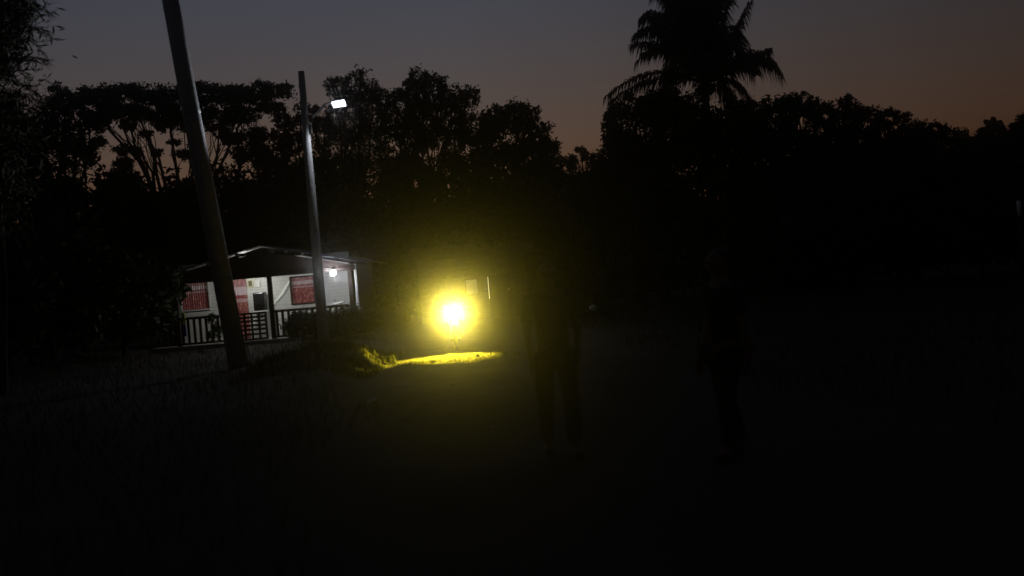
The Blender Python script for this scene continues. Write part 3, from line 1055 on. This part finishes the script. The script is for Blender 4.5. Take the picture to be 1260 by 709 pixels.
# pale blossom clusters / laundry seen beside the person
tree('flowering_shrub', 'shrub with pale leaves catching light right of the nearer person', 'shrub', 27, 730,
     [(716, 340, 8), (728, 350, 10), (738, 350, 9), (728, 376, 10), (742, 385, 14), (722, 395, 14)], leaf=.12, dens=1.2, group='lit shrubs by the lane', trunk_r=.03, twig=5)
bag = MB().ball((0, 0, .12), .09, 1.2, .8, .9, 12, 8)
o = bag.build('sack', M['cloth'], smooth=True)
pp = at(728, 378, 27)
o.location = (pp.x, pp.y - .5, pp.z - .12)
tag(o, 'small pale bundle caught in the shrub right of the nearer person', 'bundle')


# ------------------------------------------------------------------ motorcycle with yellow headlamp
def motorcycle():
    lens_l = Vector((0, -.66, .84))
    dirc = Vector((-LAMP.x, -LAMP.y, 0)).normalized()
    rz = math.atan2(dirc.x, -dirc.y)      # local -Y points to the camera
    rot = Matrix.Rotation(rz, 3, 'Z')
    base = LAMP - rot @ lens_l
    zoff = LAMP.z - .84
    base.z = zoff
    gzv = float(gz(base.x, base.y))
    root = empty('motorcycle', base, 'motorcycle facing the camera on the lane with its yellow headlight on', 'motorcycle', rz=rz)
    dz_ = gzv - zoff
    for yc_, nm in ((-.62, 'front_wheel'), (.66, 'rear_wheel')):
        wz_ = .3 + dz_
        w_ = MB().torus((0, yc_, wz_), .215, .012).torus((0, yc_, wz_), .05, .02)
        for k in range(8):
            t = k * math.pi / 4
            w_.tube([(0, yc_, wz_), (0, yc_ + math.cos(t) * .21, wz_ + math.sin(t) * .21)], .006, n=5)
        wo = w_.build(nm, M['chrome'], root)
        MB().torus((0, yc_, wz_), .255, .045).build('tyre', M['rubber'], wo, smooth=True)
    fk = MB()
    for s in (-1, 1):
        fk.tube([(s * .09, -.62, .3 + dz_), (s * .09, -.42, .95)], .02, n=8)
    fk.box(-.12, .12, -.47, -.39, .9, .94)
    fk.build('fork', M['chrome'], root)
    mud = MB()
    for i in range(10):
        t0, t1 = R(35 + i * 12), R(35 + (i + 1) * 12)
        mud.box(-.06, .06, -.02, .02, -.015, .015, Matrix.Rotation(0, 3, 'X')) if False else None
        y0, z0 = -.62 - math.cos(t0) * .32, .3 + dz_ + math.sin(t0) * .32
        y1, z1 = -.62 - math.cos(t1) * .32, .3 + dz_ + math.sin(t1) * .32
        k = len(mud.v)
        mud.v += [(-.06, y0, z0), (.06, y0, z0), (.06, y1, z1), (-.06, y1, z1), (-.05, y0, z0 - .02), (.05, y0, z0 - .02), (.05, y1, z1 - .02), (-.05, y1, z1 - .02)]
        mud.f += [(k, k + 1, k + 2, k + 3), (k + 7, k + 6, k + 5, k + 4), (k, k + 3, k + 7, k + 4), (k + 1, k + 5, k + 6, k + 2)]
    mud.build('mudguard', M['tank'], root)
    hb = MB().tube([(-.36, -.26, .98), (-.2, -.36, 1.02), (0, -.42, .98), (.2, -.36, 1.02), (.36, -.26, .98)], .013, n=8)
    ho = hb.build('handlebar', M['chrome'], root, smooth=True)
    for s in (-1, 1):
        MB().tube([(s * .26, -.325, 1.0), (s * .37, -.255, .98)], .019, n=10).build('grip', M['rubber'], ho, smooth=True)
        mi = MB().tube([(s * .22, -.35, 1.02), (s * .28, -.36, 1.17)], .006, n=6).ball((s * .3, -.36, 1.2), .06, 1.2, .25, .8)
        mi.build('mirror', M['black'], root, smooth=True)
        MB().ball((s * .17, -.56, .82), .032).build('indicator', M['frameyellow'], root, smooth=True)
    MB().ball((0, -.14, .82), .2, .72, 1.35, .66).build('fuel_tank', M['tank'], root, smooth=True)
    MB().box(-.13, .13, .06, .72, .74, .83).build('seat', M['black'], root, bevel=.035)
    MB().box(-.11, .11, .1, .8, .6, .735).build('side_panel', M['tank'], root, bevel=.03)
    fr = MB().tube([(0, -.38, .88), (0, -.2, .4), (0, .15, .3), (0, .35, .7), (0, .75, .72)], .022, n=8)
    for s in (-1, 1):
        fr.tube([(s * .08, .3, .35), (s * .08, .66, .3 + dz_)], .018, n=8)
        fr.tube([(s * .12, .6, .66), (s * .12, .64, .33 + dz_)], .022, n=8)
    fr.build('frame', M['black'], root, smooth=True)
    en = MB().box(-.13, .13, -.12, .2, .25, .42)
    for k in range(6):
        en.box(-.1, .1, -.17, .02, .44 + k * .03, .455 + k * .03)
    en.build('engine', M['metal'], root, bevel=.01)
    MB().tube([(.1, -.15, .45), (.14, -.1, .28), (.16, .2, .27), (.17, .4, .32), (.17, .85, .38)], [.018, .018, .02, .04, .045], n=10).build('exhaust', M['chrome'], root, smooth=True)
    MB().tube([(-.1, .1, .3), (-.24, .16, dz_)], .011, n=6).build('side_stand', M['metal'], root)
    MB().box(-.05, .05, .8, .83, .66, .72).build('tail_light', M['tank'], root)
    # headlamp
    hl = MB().tube([(0, -.47, .84), (0, -.54, .84), (0, -.6, .84), (0, -.645, .84)], [.05, .11, .135, .15], n=24).build('headlight', M['black'], root, smooth=True)
    MB().tube([(0, -.648, .84), (0, -.657, .84), (0, -.662, .84)], [.142, .13, .09], n=24).build('lens', M['lens'], hl, smooth=True)
    rim = MB().torus((0, -.648, .84), .148, .008, 'y').build('rim', M['chrome'], hl, smooth=True)

    def spot(name, energy, col, size, blend, elev, az=0.0, soft=.05):
        d = bpy.data.lights.new(name, 'SPOT')
        d.energy = energy; d.color = col; d.spot_size = R(size); d.spot_blend = blend; d.shadow_soft_size = soft
        o = bpy.data.objects.new(name, d)
        COL.objects.link(o)
        o.parent = hl
        o.location = (0, -.70, .84)
        v = Vector((math.sin(R(az)) * math.cos(R(elev)), -math.cos(R(az)) * math.cos(R(elev)), math.sin(R(elev))))
        o.rotation_euler = v.to_track_quat('-Z', 'Y').to_euler()
        return o
    spot('headlight_main_beam', 2300, (1.0, .77, .001), 9, 1.0, 2.1)
    spot('headlight_core', 560, (1.0, .95, .7), 4, 1.0, 2.0)
    ss = spot('headlight_side_spill', 3200, (1.0, .80, .03), 15, .5, -15.0, -36)
    ss.scale = (2.2, 1, 1)
    sp = spot('headlight_low_spill', 2700, (1.0, .80, .03), 22, .3, -26, -19)
    sp.scale = (4.3, 1, 1)
    return root


motorcycle()

# litter and stones on the lane
o = MB().box(-.075, .075, -.05, .05, 0, .012, Matrix.Rotation(R(25), 3, 'Z')).build('paper_scrap', M['scrap'])
p = at(458, 491, 13.8)
o.location = (p.x, p.y, float(gz(p.x, p.y)) + .01)
o.rotation_euler = (R(28), R(6), 0)
tag(o, 'pale paper scrap lying on the dark ground left of the lit strip', 'litter')
for i, (px, py, s, lb) in enumerate(((485, 447, .07, 'stone at the left end of the lit ground strip, below the bank'), (532, 444, .05, 'stone on the near edge of the lit strip under the headlight'),
                                     (588, 437, .045, 'stone near the right end of the lit ground strip'), (557, 470, .04, 'lone pebble in the dark just before the lit strip'),
                                     (606, 525, .03, 'tiny pebble on the dark lane before the walking person'), (510, 452, .05, 'stone between the left end and middle of the lit strip'))):
    hz = 335 - (px - 630) * .084
    D = F * 1.6 / (py - hz)
    p = at(px, py, D)
    mb = MB().ball((0, 0, 0), s * .6, 1.3, 1, .7, 9, 6)
    mb.v = [(x * random.uniform(.85, 1.15), y * random.uniform(.85, 1.15), z * random.uniform(.85, 1.15)) for x, y, z in mb.v]
    o = mb.build('stone', M['stone'])
    o.location = (p.x, p.y, float(gz(p.x, p.y)) + s * .4)
    tag(o, lb, 'stone', 'stones by the lit strip')


# ------------------------------------------------------------------ people
def skin_mesh(name, joints, edges, m, parent=None, sub=2, root=0):
    """joints: list of (x,y,z,r) or (x,y,z,rx,ry)"""
    me = bpy.data.meshes.new(name + '_rig')
    me.from_pydata([j[:3] for j in joints], edges, [])
    o = bpy.data.objects.new(name + '_rig', me)
    COL.objects.link(o)
    md = o.modifiers.new('skin', 'SKIN')
    md.use_smooth_shade = True
    sk = me.skin_vertices[0].data
    for i, j in enumerate(joints):
        sk[i].radius = (j[3], j[4] if len(j) > 4 else j[3])
        sk[i].use_root = (i == root)
    sb = o.modifiers.new('sub', 'SUBSURF')
    sb.levels = sb.render_levels = sub
    dg = bpy.context.evaluated_depsgraph_get()
    dg.update()
    nm = bpy.data.meshes.new_from_object(o.evaluated_get(dg))
    bpy.data.objects.remove(o)
    nm.name = name
    nm.materials.clear(); nm.materials.append(m)
    nm.polygons.foreach_set('use_smooth', [True] * len(nm.polygons))
    r = bpy.data.objects.new(name, nm)
    COL.objects.link(r)
    if parent: r.parent = parent
    return r


def person(label, loc, rz, stride, shirt, arm_swing, H=1.0):
    """faces local -Y; stride = (left ankle y, right ankle y)"""
    gl = float(gz(loc[0], loc[1]))
    J, E = [], []

    def add(*j):
        J.append(j); return len(J) - 1

    def chain(ids):
        for a_, b_ in zip(ids, ids[1:]): E.append((a_, b_))
    pel = add(0, 0, .93, .15, .11)
    wa = add(0, 0, 1.08, .13, .095)
    ch = add(0, -.01, 1.27, .155, .105)
    ub = add(0, 0, 1.4, .11, .08)
    nk = add(0, -.005, 1.49, .052, .052)
    chin = add(0, -.02, 1.56, .062, .07)
    hd = add(0, -.02, 1.645, .078, .093)
    tp = add(0, -.005, 1.715, .055, .065)
    chain([pel, wa, ch, ub, nk, chin, hd, tp])
    nose = add(0, -.12, 1.625, .012); E.append((hd, nose))
    for s in (-1, 1):
        e = add(s * .083, -.005, 1.63, .012); E.append((hd, e))
    legs, arms = {}, {}
    for s, k in ((-1, 0), (1, 1)):
        ay = stride[k]
        kz = .50
        hip = add(s * .1, 0, .86, .088)
        kn = add(s * .105, ay * .5 - .05, kz, .06)
        cf = add(s * .105, ay * .78, .33, .055)
        an = add(s * .105, ay, .085, .038)
        toe = add(s * .115, ay - .15, .035, .035, .028)
        chain([pel, hip, kn, cf, an, toe])
        legs[s] = (hip, kn, cf, an, toe)
        sy = arm_swing[k]
        sh = add(s * .185, 0, 1.385, .055)
        el = add(s * .225, sy * .35 + .02, 1.10, .04)
        wr = add(s * .22, sy - .02, .87, .026)
        pa = add(s * .215, sy - .05, .80, .034, .02)
        chain([ub, sh, el, wr, pa])
        arms[s] = (sh, el, wr, pa)
        for q in range(4):
            fx, fy = pa, 0
            kx = add(s * .212, sy - .085 + q * .019, .745 - (q in (1, 2)) * .006, .009)
            ti = add(s * .200, sy - .088 + q * .018, .70 - (q in (1, 2)) * .01 + (q == 3) * .012, .008)
            chain([pa, kx, ti])
        t1 = add(s * .205, sy - .095, .79, .01)
        t2 = add(s * .2, sy - .11, .755, .009)
        chain([pa, t1, t2])
    body = skin_mesh('person', J, E, M['skin'], None, 2)
    body.location = (loc[0], loc[1], gl)
    body.rotation_euler = (0, 0, rz)
    body.scale = (H, H, H)
    tag(body, label, 'person', 'people standing on the lane')
    # shirt
    js = [(0, 0, .90, .175, .135), (0, 0, 1.08, .15, .115), (0, -.01, 1.27, .175, .125), (0, 0, 1.4, .13, .098), (0, 0, 1.455, .07, .07)]
    es = [(0, 1), (1, 2), (2, 3), (3, 4)]
    for s, k in ((-1, 0), (1, 1)):
        n0 = len(js)
        sy = arm_swing[k]
        js += [(s * .185, 0, 1.385, .075), (s * .218, sy * .28 + .015, 1.17, .063)]
        es += [(3, n0), (n0, n0 + 1)]
    skin_mesh('shirt', js, es, shirt, body, 2)
    js = [(0, 0, .95, .165, .125)]
    es = []
    for s, k in ((-1, 0), (1, 1)):
        ay = stride[k]
        n0 = len(js)
        js += [(s * .1, 0, .85, .105), (s * .105, ay * .5 - .05, .50, .08), (s * .105, ay * .78, .33, .075), (s * .105, ay * .97, .12, .068)]
        es += [(0, n0), (n0, n0 + 1), (n0 + 1, n0 + 2), (n0 + 2, n0 + 3)]
    skin_mesh('trousers', js, es, M['jeans'], body, 2)
    for s, k in ((-1, 0), (1, 1)):
        ay = stride[k]
        skin_mesh('shoe', [(s * .107, ay + .04, .05, .042, .048), (s * .11, ay - .07, .045, .046, .042), (s * .116, ay - .17, .035, .042, .032)], [(0, 1), (1, 2)], M['shoe'], body, 2)
    skin_mesh('hair', [(0, .035, 1.62, .078, .085), (0, .02, 1.69, .086, .088), (0, .0, 1.735, .07, .078)], [(0, 1), (1, 2)], M['hair'], body, 2)
    for s in (-1, 1):
        MB().ball((s * .03, -.098, 1.645), .011, nu=8, nv=6).build('eye', M['stone'], body, smooth=True)
    MB().ball((0, -.096, 1.585), .02, 1.1, .35, .3, 8, 6).build('mouth', M['tank'], body, smooth=True)
    return body


p = at(692, 558, 8.55)
person('person in dark trousers walking on the lane just right of the headlight glow', (p.x, p.y), R(4), (.14, -.16), M['shirt1'], (-.12, .14), .98)
p = at(903, 560, 8.0)
person('person in black clothing standing in the dark at the right of the lane', (p.x, p.y), R(-72), (.12, -.10), M['shirt2'], (-.08, .10), .98)

# ------------------------------------------------------------------ haze, added to spread a glow round the headlight
hz_m = bpy.data.materials.new('lamp_glow_haze')
hz_m.use_nodes = True
t = hz_m.node_tree
for n in list(t.nodes):
    if n.type != 'OUTPUT_MATERIAL': t.nodes.remove(n)
pv = t.nodes.new('ShaderNodeVolumePrincipled')
pv.inputs['Color'].default_value = (.9, .9, .9, 1)
pv.inputs['Density'].default_value = 0.0022
pv.inputs['Anisotropy'].default_value = 0.982
t.links.new(pv.outputs[0], [n for n in t.nodes if n.type == 'OUTPUT_MATERIAL'][0].inputs['Volume'])
try:
    hz_m.cycles.homogeneous_volume = True
    hz_m.cycles.volume_sampling = 'MULTIPLE_IMPORTANCE'
except Exception:
    pass
o = MB().box(-620, 620, -620, 620, -1.3, 22).build('haze', hz_m)
tag(o, kind='stuff')
